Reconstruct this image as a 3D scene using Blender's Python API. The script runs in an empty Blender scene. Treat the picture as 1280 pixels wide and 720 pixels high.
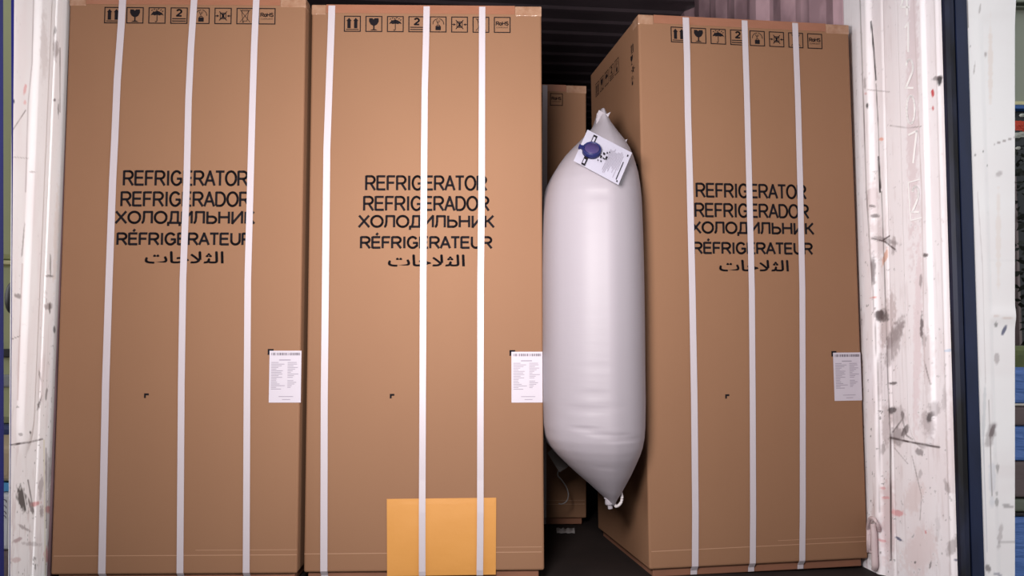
import bpy, bmesh, math, random
import numpy as np
from mathutils import Vector, Matrix
from mathutils.bvhtree import BVHTree
random.seed(7); rng = np.random.default_rng(7)
scene = bpy.context.scene
COL = scene.collection
S = 0.675                      # metres per fitted unit (one carton width = 1 unit)
# ------------------------------------------------------------------ camera
F, PITCH, ROLL, CAMZ = 1088.57, 0.0685, 0.0054, 0.9244
cp, sp, cr, sr = math.cos(PITCH), math.sin(PITCH), math.cos(ROLL), math.sin(ROLL)
FWD = Vector((0, cp, sp)); DN0 = Vector((0, sp, -cp)); RT0 = Vector((1, 0, 0))
RIGHT = RT0*cr - DN0*sr; DOWN = RT0*sr + DN0*cr
CAMP = Vector((0, 0, CAMZ))*S
cd = bpy.data.cameras.new('camera'); cam = bpy.data.objects.new('camera', cd); COL.objects.link(cam)
cd.sensor_width = 36; cd.lens = F/1280*36; cd.clip_end = 400; cd.clip_start = .02
UP = -DOWN; BK = -FWD
cam.matrix_world = Matrix(((RIGHT.x, UP.x, BK.x, CAMP.x), (RIGHT.y, UP.y, BK.y, CAMP.y), (RIGHT.z, UP.z, BK.z, CAMP.z), (0, 0, 0, 1)))
scene.camera = cam
# ------------------------------------------------------------------ light, exposure
SKY_TOP, SKY_HOR, SKY_STR = (0.95, 0.97, 1.0), (1.0, 0.98, 0.975), 0.50
SKY_FRONT, SKY_SIDE = 0.36, 3.2
SUN_STR, SUN_ANGLE, SUN_EULER = 0.0, 40, (math.radians(50), 0, math.radians(-14))
scene.view_settings.view_transform = 'Standard'; scene.view_settings.look = 'None'
scene.view_settings.gamma = 1; scene.view_settings.use_curve_mapping = False
scene.view_settings.exposure = 0.75
world = bpy.data.worlds.new('sky'); scene.world = world; world.use_nodes = True
wn, wl = world.node_tree.nodes, world.node_tree.links; wn.clear()
wo = wn.new('ShaderNodeOutputWorld'); wb = wn.new('ShaderNodeBackground'); tc = wn.new('ShaderNodeTexCoord')
sx = wn.new('ShaderNodeSeparateXYZ'); rp = wn.new('ShaderNodeValToRGB')
wl.new(tc.outputs['Generated'], sx.inputs[0]); wl.new(sx.outputs['Z'], rp.inputs[0]); wl.new(rp.outputs[0], wb.inputs[0]); wl.new(wb.outputs[0], wo.inputs[0])
rp.color_ramp.elements[0].position = 0.0; rp.color_ramp.elements[0].color = (*SKY_HOR, 1)
rp.color_ramp.elements[1].position = 0.7; rp.color_ramp.elements[1].color = (*SKY_TOP, 1)
ab = wn.new('ShaderNodeMath'); ab.operation = 'ABSOLUTE'; wl.new(sx.outputs['X'], ab.inputs[0])     # sky strength shaped: brightened to both sides to light the panels, dimmed between
mr = wn.new('ShaderNodeMapRange'); mr.interpolation_type = 'SMOOTHSTEP'; wl.new(ab.outputs[0], mr.inputs[0])
mr.inputs[1].default_value, mr.inputs[2].default_value, mr.inputs[3].default_value, mr.inputs[4].default_value = .45, .95, SKY_STR*SKY_FRONT, SKY_STR*SKY_SIDE
wl.new(mr.outputs[0], wb.inputs['Strength'])
sd = bpy.data.lights.new('sun', 'SUN'); sd.energy = SUN_STR; sd.angle = math.radians(SUN_ANGLE); sd.color = (1, .97, .94)
sun = bpy.data.objects.new('sun', sd); COL.objects.link(sun); sun.rotation_euler = SUN_EULER; sun.location = (0, -3, 5)
ld = bpy.data.lights.new('camera_flash', 'AREA'); ld.shape = 'DISK'; ld.size = .4; ld.spread = math.radians(112); ld.energy = 16; ld.color = (1, .95, .93)
lamp = bpy.data.objects.new('camera_flash', ld); COL.objects.link(lamp); lamp.location = (-.22, .72, 1.0)
lamp.rotation_euler = (Vector((-.10, 2.45, 1.0))-lamp.location).to_track_quat('-Z', 'Y').to_euler()

# ------------------------------------------------------------------ helpers
def ray(px, py):
    return (FWD + RIGHT*((px-640)/F) + DOWN*((py-360)/F))
def at(px, py, Y):             # point seen at that place of the photo, Y units ahead
    d = ray(px, py); return CAMP + d*(Y*S/d.y)
def srgb(r, g, b):
    f = lambda c: (c/255/12.92) if c/255 <= .04045 else ((c/255+.055)/1.055)**2.4
    return (f(r), f(g), f(b))
def mat(name, col, rough=.6, metal=0, noise=None, bump=None, attr=None, spec=.5, sheen=0):
    """noise=(scale,(sx,sy,sz),col2,amount) ; bump=(scale,(sx,sy,sz),strength,distance)"""
    m = bpy.data.materials.new(name); m.use_nodes = True
    n, l = m.node_tree.nodes, m.node_tree.links
    b = n['Principled BSDF']; b.inputs['Roughness'].default_value = rough; b.inputs['Metallic'].default_value = metal
    b.inputs['Base Color'].default_value = (*col, 1); b.inputs['Specular IOR Level'].default_value = spec
    t = n.new('ShaderNodeTexCoord')
    if noise:
        mp = n.new('ShaderNodeMapping'); mp.inputs['Scale'].default_value = noise[1]; l.new(t.outputs['Object'], mp.inputs[0])
        nz = n.new('ShaderNodeTexNoise'); nz.inputs['Scale'].default_value = noise[0]; nz.inputs['Detail'].default_value = 5; l.new(mp.outputs[0], nz.inputs['Vector'])
        r = n.new('ShaderNodeValToRGB'); r.color_ramp.elements[0].position = .5-noise[3]; r.color_ramp.elements[1].position = .5+noise[3]
        r.color_ramp.elements[0].color = (*col, 1); r.color_ramp.elements[1].color = (*noise[2], 1)
        l.new(nz.outputs[0], r.inputs[0]); l.new(r.outputs[0], b.inputs['Base Color'])
    if attr:
        a = n.new('ShaderNodeAttribute'); a.attribute_name = attr; l.new(a.outputs['Color'], b.inputs['Base Color'])
    if bump:
        mp = n.new('ShaderNodeMapping'); mp.inputs['Scale'].default_value = bump[1]; l.new(t.outputs['Object'], mp.inputs[0])
        nz = n.new('ShaderNodeTexNoise'); nz.inputs['Scale'].default_value = bump[0]; nz.inputs['Detail'].default_value = 4; l.new(mp.outputs[0], nz.inputs['Vector'])
        bp = n.new('ShaderNodeBump'); bp.inputs['Strength'].default_value = bump[2]; bp.inputs['Distance'].default_value = bump[3]
        l.new(nz.outputs[0], bp.inputs['Height']); l.new(bp.outputs[0], b.inputs['Normal'])
    return m
KRAFT = srgb(131, 96, 72); KRAFT2 = srgb(126, 91, 68)
M = dict(
    kraft=mat('kraft_cardboard', KRAFT, .75, noise=(2.2, (1, 1, .6), KRAFT2, .25), bump=(60, (1, 1, .06), .12, .002), spec=.25),
    kraft_edge=mat('kraft_seam', srgb(158, 116, 90), .8),
    crease=mat('kraft_crease', srgb(158, 121, 96), .7),
    tray=mat('tray_cardboard', srgb(128, 82, 60), .8, noise=(8, (1, 1, 1), srgb(108, 70, 52), .3)),
    tape=mat('brown_tape', srgb(136, 88, 66), .28, noise=(14, (1, 1, 3), srgb(144, 96, 74), .25)),
    clear_tape=mat('clear_tape', srgb(156, 122, 100), .22, noise=(40, (1, 1, 1), srgb(140, 102, 79), .15), bump=(70, (1, 1, 1), .5, .003)),
    strap=mat('white_strap', srgb(178, 169, 175), .4, bump=(300, (1, 1, 1), .2, .001)),
    ink=mat('black_ink', (.012, .010, .012), .9, spec=.03),
    paper=mat('label_paper', srgb(178, 170, 180), .6),
    grey_ink=mat('grey_ink', srgb(132, 124, 136), .6),
    dark_ink=mat('dark_ink', srgb(96, 88, 98), .6),
    envelope=mat('manila_paper', srgb(192, 134, 64), .55, noise=(5, (1, 1, 1), srgb(184, 126, 57), .3), bump=(9, (1, 1, 1), .25, .01)),
    bag=mat('white_woven_plastic', srgb(141, 134, 141), .5, spec=.3, bump=(9, (1, 1, 6), .06, .01)),
    hookpaint=mat('old_white_paint', srgb(196, 176, 178), .55),
    cord=mat('white_cord', srgb(180, 172, 174), .6),
    navy_plastic=mat('navy_plastic', srgb(26, 30, 76), .45, spec=.25),
    purple_plastic=mat('purple_plastic', srgb(58, 48, 88), .4, spec=.3),
    sheet=mat('sheet_paper', srgb(160, 156, 170), .5),
    panel=mat('white_painted_steel', (.8, .8, .8), .5, attr='paint', bump=(25, (1, 1, .3), .15, .004)),
    wallpaint=mat('scuffed_wall_paint', srgb(220, 184, 194), .5, noise=(5, (1, 1, .5), srgb(150, 122, 130), .12), bump=(12, (1, 1, 1), .2, .01)),
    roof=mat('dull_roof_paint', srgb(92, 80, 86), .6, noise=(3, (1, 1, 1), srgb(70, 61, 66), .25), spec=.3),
    floor=mat('dark_plywood', srgb(46, 36, 34), .8, spec=.2, noise=(6, (1, 1, 1), srgb(32, 26, 25), .3), bump=(40, (1, 8, 1), .3, .003)),
    weld=mat('white_letter_paint', srgb(255, 253, 254), .45),
    navy=mat('navy_container_paint', srgb(30, 40, 70), .35, spec=.3, noise=(20, (1, 1, .3), srgb(24, 32, 56), .2)),
    gasket=mat('scuffed_rubber', srgb(16, 16, 20), .5, spec=.2, noise=(14, (1, 1, .3), srgb(34, 38, 58), .1)),
    gaskettop=mat('navy_rubber', srgb(36, 46, 82), .4, noise=(24, (1, 1, .3), srgb(30, 38, 66), .2)),
    blue=mat('bright_blue_paint', srgb(14, 16, 120), .4, noise=(1.2, (1, 1, 1), srgb(10, 14, 84), .2)),
    asphalt=mat('yard_concrete', srgb(150, 146, 142), .9, noise=(3, (1, 1, 1), srgb(130, 126, 124), .3)),
    grey_plastic=mat('grey_plastic_film', srgb(130, 124, 124), .35),
    palegreen=mat('pale_green_paint', srgb(176, 182, 136), .4),
    cream=mat('cream_paint', srgb(214, 210, 160), .45),
    black=mat('black_plastic', (.012, .012, .014), .4),
    lamp=mat('grey_lens', srgb(150, 156, 156), .15),
    carblue=mat('blue_bumper', srgb(38, 56, 112), .4),
    tan=mat('tan_cloth', srgb(190, 172, 140), .8),
    skyblue=mat('sky_blue_print', srgb(80, 160, 215), .5),
    whitesack=mat('white_sack', srgb(220, 224, 226), .6),
    greywall=mat('grey_green_render', srgb(156, 164, 148), .8, noise=(1.5, (1, 1, 1), srgb(148, 156, 142), .3)),
    greydark=mat('grey_green_moulding', srgb(112, 120, 106), .7),
    skirtblue=mat('blue_band', srgb(40, 92, 160), .5),
    shutter=mat('dark_slate_cladding', srgb(30, 38, 42), .5),
    leaf=mat('dark_leaf', srgb(34, 42, 34), .7),
    flower=mat('orange_red_petal', srgb(206, 74, 50), .5),
    petal=mat('white_petal', srgb(190, 196, 186), .5),
    olive=mat('olive_grass', srgb(120, 130, 74), .9, noise=(20, (1, 1, 1), srgb(92, 104, 74), .3)),
    tarp=mat('blue_tarpaulin', srgb(88, 130, 205), .45, bump=(8, (1, 1, 5), .5, .03)),
    brown=mat('grey_brown_cloth', srgb(112, 98, 98), .7, bump=(8, (1, 1, 3), .3, .02)),
    piping=mat('cream_piping', srgb(220, 216, 205), .6),
)
def link(name, me, m=None, parent=None, kind=None):
    o = bpy.data.objects.new(name, me); COL.objects.link(o)
    if m: me.materials.append(m)
    if parent: o.parent = parent
    if kind: o['kind'] = kind
    return o
def obj(name, bm, m, parent=None, kind=None, smooth=False):
    me = bpy.data.meshes.new(name)
    bmesh.ops.recalc_face_normals(bm, faces=bm.faces[:])
    bm.to_mesh(me); bm.free()
    if smooth:
        for p in me.polygons: p.use_smooth = True
    return link(name, me, m, parent, kind)
def pyobj(name, vs, fs, m, parent=None, kind=None, smooth=False):
    me = bpy.data.meshes.new(name); me.from_pydata([tuple(v) for v in vs], [], fs); me.update()
    if smooth:
        for p in me.polygons: p.use_smooth = True
    return link(name, me, m, parent, kind)
def thing(name, label, cat, loc=(0, 0, 0), group=None):
    o = bpy.data.objects.new(name, None); COL.objects.link(o); o.location = loc; o.empty_display_size = .1
    o['label'] = label; o['category'] = cat
    if group: o['group'] = group
    return o
def tag(o, label, cat, group=None, kind=None):
    o['label'] = label; o['category'] = cat
    if group: o['group'] = group
    if kind: o['kind'] = kind
    return o
def add_box(bm, x0, x1, y0, y1, z0, z1, bev=0, seg=2):
    r = bmesh.ops.create_cube(bm, size=1)
    vs = r['verts']
    for v in vs:
        v.co = Vector(((x0+x1)/2+v.co.x*(x1-x0), (y0+y1)/2+v.co.y*(y1-y0), (z0+z1)/2+v.co.z*(z1-z0)))
    if bev:
        es = list({e for v in vs for e in v.link_edges})
        bmesh.ops.bevel(bm, geom=es, offset=bev, segments=seg, affect='EDGES', profile=.5)
    return bm
def add_tube(bm, pts, r, n=8, closed=False):
    pts = [Vector(p) for p in pts]; rings = []
    for i, p in enumerate(pts):
        a = pts[i-1] if (i > 0 or closed) else p; b = pts[(i+1) % len(pts)] if (i < len(pts)-1 or closed) else p
        t = (b-a).normalized(); s = t.cross(Vector((0, 0, 1)) if abs(t.z) < .9 else Vector((0, 1, 0))).normalized(); u = s.cross(t)
        rr = r[i] if isinstance(r, (list, tuple)) else r
        rings.append([bm.verts.new(p+(s*math.cos(2*math.pi*k/n)+u*math.sin(2*math.pi*k/n))*rr) for k in range(n)])
    for i in range(len(rings)-(0 if closed else 1)):
        A, B = rings[i], rings[(i+1) % len(rings)]
        for k in range(n): bm.faces.new((A[k], A[(k+1) % n], B[(k+1) % n], B[k]))
    if not closed: bm.faces.new(rings[0][::-1]); bm.faces.new(rings[-1])
    return bm
def smooth_path(pts, k=6):
    pts = [Vector(p) for p in pts]; out = []
    for i in range(len(pts)-1):
        p0, p1, p2, p3 = pts[max(i-1, 0)], pts[i], pts[i+1], pts[min(i+2, len(pts)-1)]
        for j in range(k):
            t = j/k
            out.append(.5*((2*p1)+(p2-p0)*t+(2*p0-5*p1+4*p2-p3)*t*t+(3*p1-p0-3*p2+p3)*t**3))
    return out+[pts[-1]]
_tc = {}
def text_mesh(s):              # flat glyph mesh normalised to its own bounding box 0..1
    if s in _tc: return _tc[s]
    c = bpy.data.curves.new('glyphs', 'FONT'); c.body = s; c.resolution_u = 3
    o = bpy.data.objects.new('glyphs', c); COL.objects.link(o)
    dg = bpy.context.evaluated_depsgraph_get(); me = bpy.data.meshes.new_from_object(o.evaluated_get(dg))
    vs = [v.co.copy() for v in me.vertices]; fs = [tuple(p.vertices) for p in me.polygons]
    bpy.data.objects.remove(o); bpy.data.curves.remove(c); bpy.data.meshes.remove(me)
    xs = [v.x for v in vs]; ys = [v.y for v in vs]
    x0, x1, y0, y1 = min(xs), max(xs), min(ys), max(ys)
    vs = [((v.x-x0)/(x1-x0), (v.y-y0)/(y1-y0)) for v in vs]
    _tc[s] = (vs, fs); return _tc[s]
class Print:                   # flat ink shapes laid on a face; fn maps (u right, v down) to a local point
    def __init__(self, fn): self.v, self.f, self.fn = [], [], fn
    def poly(self, pts):
        b = len(self.v); self.v += [self.fn(*p) for p in pts]; self.f.append(tuple(range(b, b+len(pts))))
    def rect(self, u0, v0, u1, v1): self.poly([(u0, v0), (u1, v0), (u1, v1), (u0, v1)])
    def line(self, pts, w):
        for (a, b), (c, d) in zip(pts[:-1], pts[1:]):
            L = math.hypot(c-a, d-b) or 1e-9; nx, ny = -(d-b)/L*w/2, (c-a)/L*w/2
            self.poly([(a+nx, b+ny), (c+nx, d+ny), (c-nx, d-ny), (a-nx, b-ny)])
    def frame(self, u0, v0, u1, v1, w):
        self.rect(u0, v0, u1, v0+w); self.rect(u0, v1-w, u1, v1); self.rect(u0, v0+w, u0+w, v1-w); self.rect(u1-w, v0+w, u1, v1-w)
    def text(self, s, u0, v0, u1, v1, tr=None):
        vs, fs = text_mesh(s); b = len(self.v)
        self.v += [self.fn(u0+x*(u1-u0), v1+y*(v0-v1)) for x, y in vs]; self.f += [tuple(i+b for i in f) for f in fs]
    def build(self, name, m, parent): return pyobj(name, self.v, self.f, m, parent)

# ------------------------------------------------------------------ container shell
A = 0.10; ca, sa = math.cos(A), math.sin(A)
UL, UR, ZF, ZC = -1.520, 1.980, -.042, 3.54
VB, VF = 17.0, 3.10            # rear end and front of the container
def C(u, v, z): return Vector((u*ca-v*sa, u*sa+v*ca, z))*S
def px_on_u(px, py, u):        # where a sight line meets the plane of a side wall -> (v, z)
    d = ray(px, py); n = Vector((ca, sa, 0)); t = (u*S-CAMP.dot(n))/d.dot(n); p = CAMP+d*t
    return (-p.x*sa+p.y*ca)/S, p.z/S
def proj_np(P):                # P metres (n,3) -> photo pixels
    d = P-np.array(CAMP); y = d@np.array(FWD)
    return 640+F*(d@np.array(RIGHT))/y, 360+F*(d@np.array(DOWN))/y
def prism_uv(name, quad, z0, z1, m, kind='structure', parent=None):
    vs = [C(u, v, z0) for u, v in quad]+[C(u, v, z1) for u, v in quad]; n = len(quad)
    bm = bmesh.new(); bv = [bm.verts.new(v) for v in vs]
    bm.faces.new(bv[:n][::-1]); bm.faces.new(bv[n:])
    for i in range(n): bm.faces.new((bv[i], bv[(i+1) % n], bv[(i+1) % n+n], bv[i+n]))
    return obj(name, bm, m, parent, kind)
prism_uv('floor', [(UL-.06, 3.16), (UR+.06, 3.16), (UR+.06, VB), (UL-.06, VB)], ZF-.2, ZF, M['floor'])
def corrugated_wall(name, u, sgn, v0, v1, phase):
    prof = []; pitch, dep = .363, .052; v = phase
    while v < v1+pitch:
        prof += [(v, 0), (v+.10, 0), (v+.10+.08, dep), (v+.28, dep)]; v += pitch
    prof = [(min(max(a, v0), v1), b) for a, b in prof]
    bm = bmesh.new(); rows = []
    for off in (0, .012):
        rows.append([[bm.verts.new(C(u+sgn*(b+off), a, z)) for a, b in prof] for z in (ZF-.1, ZC)])
    for r in rows:
        for i in range(len(prof)-1):
            if prof[i+1][0]-prof[i][0] > 1e-6: bm.faces.new((r[0][i], r[0][i+1], r[1][i+1], r[1][i]))
    return obj(name, bm, M['wallpaint'], None, 'structure')
corrugated_wall('wall_right', UR, 1, 3.80, VB, 3.90-.363)
corrugated_wall('wall_left', UL, -1, 3.72, VB, 3.80-.363)
prism_uv('wall_back', [(UL-.1, VB), (UR+.1, VB), (UR+.1, VB+.06), (UL-.1, VB+.06)], ZF, ZC, M['wallpaint'])
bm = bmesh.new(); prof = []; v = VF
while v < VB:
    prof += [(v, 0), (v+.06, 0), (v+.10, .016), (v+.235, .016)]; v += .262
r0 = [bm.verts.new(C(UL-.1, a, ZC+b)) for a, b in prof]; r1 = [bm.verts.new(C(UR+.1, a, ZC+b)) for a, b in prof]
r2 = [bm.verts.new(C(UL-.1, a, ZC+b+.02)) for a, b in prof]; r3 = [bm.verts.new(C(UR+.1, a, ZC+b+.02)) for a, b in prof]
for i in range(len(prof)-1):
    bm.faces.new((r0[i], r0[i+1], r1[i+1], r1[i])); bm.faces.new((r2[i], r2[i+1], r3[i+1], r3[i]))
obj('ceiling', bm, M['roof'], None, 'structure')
prism_uv('trim_5', [(UL-.1, VF-.02), (UR+.1, VF-.02), (UR+.1, VF+.2), (UL-.1, VF+.2)], ZC-.12, ZC+.12, M['navy'])
prism_uv('trim_6', [(UL-.2, VF-.02), (UR+.2, VF-.02), (UR+.2, 3.16), (UL-.2, 3.16)], ZF-.24, ZF-.005, M['navy'])

# ---- white painted door-post panels with their dirt (a colour attribute of stains, scuffs and scratches)
def vnoise(x, y, seed):
    r = np.random.default_rng(seed).random((64, 64))
    xi, yi = np.floor(x).astype(int), np.floor(y).astype(int); fx, fy = x-xi, y-yi
    fx, fy = fx*fx*(3-2*fx), fy*fy*(3-2*fy)
    g = lambda a, b: r[a % 64, b % 64]
    return (g(xi, yi)*(1-fx)+g(xi+1, yi)*fx)*(1-fy)+(g(xi, yi+1)*(1-fx)+g(xi+1, yi+1)*fx)*fy
def fbm(x, y, seed, o=4): return sum(vnoise(x*2**i, y*2**i, seed+i)*.5**i for i in range(o))/sum(.5**i for i in range(o))
def paint(P, scuffs, lines, seed, base, grime, patch):
    px, py = proj_np(P); s = (-P[:, 0]*sa+P[:, 1]*ca); z = P[:, 2]
    col = np.tile(np.array(base), (len(P), 1))
    def mix(c, a):
        nonlocal col; a = np.clip(a, 0, 1)[:, None]; col = col*(1-a)+np.array(c)*a
    n1 = fbm(s*14, z*5, seed); n2 = fbm(s*60, z*14, seed+9); n3 = fbm(s*90, z*90, seed+20, 3); n4 = fbm(s*130, z*6, seed+30, 3)
    mix(srgb(222, 202, 204), np.clip((n1-.42)*2.2, 0, .8)*patch)
    mix(srgb(200, 180, 180), np.clip((n2-.62)*3, 0, .5)*grime(px, py))
    mix(srgb(186, 168, 168), np.clip((n4-.68)*4, 0, .4)*grime(px, py))
    mix(srgb(60, 46, 46), np.clip((n3-.775)*14, 0, .7)*grime(px, py))
    for cx, cy, rx, ry, ang, c, st in scuffs:
        ca_, sa_ = math.cos(math.radians(ang)), math.sin(math.radians(ang))
        dx, dy = px-cx, py-cy; a = (dx*ca_+dy*sa_)/rx; b = (-dx*sa_+dy*ca_)/ry
        d = np.sqrt(a*a+b*b)+(n3-.5)*1.1
        mix(c, np.clip((1.15-d)*2.2, 0, 1)*st)
    for pts, w, c, st in lines:
        d = np.full(len(P), 1e9)
        for (x0, y0), (x1, y1) in zip(pts[:-1], pts[1:]):
            L2 = (x1-x0)**2+(y1-y0)**2; t = np.clip(((px-x0)*(x1-x0)+(py-y0)*(y1-y0))/L2, 0, 1)
            d = np.minimum(d, np.hypot(px-x0-t*(x1-x0), py-y0-t*(y1-y0)))
        mix(c, np.clip((w-d)/w*2, 0, 1)*np.clip(st*(.35+1.3*n2), 0, 1))
    return col
def panel(name, u, sgn, vback, vfront_fn, disp, z0, z1, paintargs, nv=150, nz=900, thick=.03):
    zz = np.linspace(z0, z1, nz); T = np.linspace(0, 1, nv)
    Z, TT = np.meshgrid(zz, T, indexing='ij'); VFR = np.vectorize(vfront_fn)(zz)[:, None]
    V = vback+(VFR-vback)*TT
    U = u-sgn*disp(V, Z)
    X = (U*ca-V*sa)*S; Y = (U*sa+V*ca)*S
    P = np.stack([X.ravel(), Y.ravel(), (Z*S).ravel()], 1)
    idx = np.arange(nz*nv).reshape(nz, nv)
    fs = np.stack([idx[:-1, :-1], idx[:-1, 1:], idx[1:, 1:], idx[1:, :-1]], -1).reshape(-1, 4)
    n = len(P)                 # back skin so that the panel has thickness
    Ub = np.full_like(U, u+sgn*thick)
    Pb = np.stack([((Ub*ca-V*sa)*S)[:, [0, -1]].ravel(), ((Ub*sa+V*ca)*S)[:, [0, -1]].ravel(), (Z*S)[:, [0, -1]].ravel()], 1)
    bi = n+np.arange(nz*2).reshape(nz, 2)
    side = np.concatenate([np.stack([idx[:-1, -1], bi[:-1, 1], bi[1:, 1], idx[1:, -1]], -1), np.stack([bi[:-1, 0], idx[:-1, 0], idx[1:, 0], bi[1:, 0]], -1),
                           np.stack([bi[:-1, 1], bi[:-1, 0], bi[1:, 0], bi[1:, 1]], -1)])
    col = paint(P, *paintargs)
    me = bpy.data.meshes.new(name); me.from_pydata(np.concatenate([P, Pb]).tolist(), [], np.concatenate([fs, side]).tolist()); me.update()
    at_ = me.attributes.new('paint', 'FLOAT_COLOR', 'POINT')
    full = np.ones((n+len(Pb), 4)); full[:n, :3] = col; full[n:, :3] = srgb(225, 220, 222); at_.data.foreach_set('color', full.ravel())
    for p in me.polygons: p.use_smooth = True
    return link(name, me, M['panel'], None, 'structure')
def sm(x, a, b): t = np.clip((x-a)/(b-a), 0, 1); return t*t*(3-2*t)
# right panel: rounded post strip, flat strip, pressed groove with a rounded foot, ridge
rv = {k: px_on_u(k, 360, UR-(.031 if k in (1124, 1156) else .018))[0] for k in (1092, 1106, 1120, 1124, 1156, 1169, 1175, 1188)}
zend = px_on_u(1143, 552, UR-.031)[1]
def disp_r(V, Z):
    d = .018*sm(V, rv[1092]-.012, rv[1092]+.02)
    d = d-.006*np.exp(-((V-rv[1106])/.006)**2)
    mid = (rv[1124]+rv[1156])/2; hw = abs(rv[1124]-rv[1156])/2
    dz = np.clip(zend+hw*1.1-Z, 0, None); R = np.sqrt((V-mid)**2+(dz*.75)**2)
    d = d+.013*(1-sm(R, hw*.90, hw*1.06))
    d = d+.006*np.exp(-((V-rv[1175])/.010)**2)
    return d
blk, gry, red, dk = srgb(28, 24, 28), srgb(130, 116, 118), srgb(200, 60, 66), srgb(74, 60, 62)
pk = srgb(222, 160, 164); blu = srgb(70, 74, 110); wh = srgb(244, 240, 242)
scr = [(1141, 120, 7.5, 190, 0, srgb(222, 206, 210), .75), (1147, 420, 5, 130, 1, srgb(226, 206, 210), .6), (1110, 400, 9, 34, 8, srgb(186, 168, 168), .6), (1117, 430, 8, 30, 20, srgb(150, 136, 138), .6), (1103, 395, 8, 9, 0, srgb(70, 60, 62), .7), (1097, 300, 10, 26, 0, srgb(206, 190, 192), .5), (1121, 545, 10, 12, 20, srgb(120, 106, 108), .6), (1160, 530, 9, 16, -10, srgb(160, 146, 148), .55), (1108, 530, 5, 30, 0, srgb(180, 164, 166), .5), (1110, 650, 9, 60, 0, srgb(216, 192, 194), .6), (1190, 560, 8, 60, 0, srgb(214, 198, 200), .5), (1150, 690, 22, 30, 20, srgb(222, 200, 200), .5), (1161, 450, 8, 40, 0, srgb(214, 200, 202), .5), (1091, 250, 7, 20, 0, srgb(200, 180, 182), .5), (1175, 101, 3.5, 7, 0, blk, .95), (1170, 98, 5, 2.5, -20, dk, .6), (1166, 116, 1.8, 5, 0, red, .95), (1166, 135, 1.5, 3, 0, red, .9),
       (1084, 132, 2, 4, 0, blk, .9), (1081, 104, 1.6, 9, 0, gry, .5), (1102, 174, 3, 2, 0, srgb(235, 150, 120), .7), (1082, 117, 2, 2, 0, red, .4),
       (1093, 270, 6, 3, 0, dk, .7), (1091, 258, 5, 1.5, 10, dk, .7), (1106, 300, 18, 3, 18, dk, .45), (1117, 308, 3, 12, 0, gry, .5), (1106, 322, 2.5, 10, 15, srgb(214, 150, 116), .7),
       (1092, 335, 3, 18, 0, dk, .7), (1092, 372, 4, 1.6, -8, srgb(216, 110, 90), .7), (1156, 319, 4, 3, 10, dk, .85), (1100, 393, 6, 7, 0, dk, .75), (1118, 418, 7, 22, 25, gry, .5),
       (1152, 408, 2.2, 16, 0, dk, .8), (1155, 425, 3, 10, 0, gry, .5), (1151, 352, 2, 8, 0, gry, .6), (1116, 479, 6, 2, 0, dk, .8), (1186, 438, 6, 1.6, -6, srgb(190, 205, 225), .7),
       (1115, 513, 5, 4, -15, blk, .85), (1128, 519, 2, 5, 0, dk, .7), (1162, 522, 4, 8, 20, blk, .75), (1168, 512, 9, 10, 0, gry, .45), (1122, 520, 10, 14, 10, gry, .35), (1131, 540, 3.5, 8, 25, dk, .7),
       (1149, 565, 5, 5, 0, dk, .6), (1104, 610, 5, 2, 5, pk, .8), (1107, 622, 6, 2, 5, pk, .8), (1122, 641, 9, 4, 8, pk, .85), (1103, 676, 7, 1.8, 15, pk, .8), (1157, 665, 1.5, 2.5, 0, red, .6),
       (1124, 674, 6, 1.6, 32, blu, .9), (1191, 682, 6, 14, 25, gry, .55), (1163, 706, 1.2, 6, 12, dk, .7), (1144, 703, 1.2, 1.5, 0, blk, .9), (1196, 700, 4, 1.5, 10, blu, .8),
       (1184, 610, 3, 10, -15, gry, .5), (1104, 560, 3, 8, 10, gry, .5), (1090, 690, 8, 14, 0, srgb(180, 168, 166), .7), (1150, 593, 3, 6, 10, gry, .4), (1100, 470, 3, 30, 0, gry, .3),
       (1180, 500, 3, 16, 0, gry, .3), (1172, 660, 3, 20, 0, gry, .2), (1143, 620, 12, 22, 20, srgb(224, 206, 206), .6)]
lnr = [([(1089, 27), (1092, 60), (1095, 100)], 1.2, blk, .95), ([(1095, 105), (1098, 160), (1099, 200), (1101, 235)], .8, dk, .7), ([(1102, 240), (1107, 380), (1110, 480), (1113, 548)], .9, dk, .6),
       ([(1113, 547), (1113.5, 620), (1114, 700)], 1.4, dk, .95), ([(1113, 547), (1145, 554), (1174, 559)], 1.6, dk, .95), ([(1075, 0), (1083, 240), (1098, 480), (1100, 640)], 1.0, gry, .7),
       ([(1098, 196), (1100, 240)], 1.4, blk, .9), ([(1090, 298), (1106, 302), (1119, 312)], 1.2, dk, .9), ([(1104, 300), (1112, 295)], 1, dk, .8), ([(1113, 157), (1135, 160), (1152, 158)], .8, gry, .6),
       ([(1084, 112), (1112, 115)], .7, gry, .6), ([(1116, 540), (1128, 524), (1133, 544), (1140, 549)], 1.2, dk, .6), ([(1155, 450), (1160, 470), (1163, 480)], 1, gry, .6),
       ([(1140, 570), (1152, 620), (1150, 650)], .8, gry, .5), ([(1118, 560), (1135, 580)], .7, gry, .5), ([(1142, 0), (1152, 240), (1156, 480)], .8, srgb(214, 200, 202), .8)]
def grime_r(px, py): return np.clip(.25+.75*sm(py, 60, 560), 0, 1)*np.where(px > 1120, .55, 1.0)
front_r = lambda z: VF
panel('trim_7', UR, 1, 3.86, front_r, disp_r, ZF-.02, ZC, (scr, lnr, 3, srgb(242, 236, 240), grime_r, .3))
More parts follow.
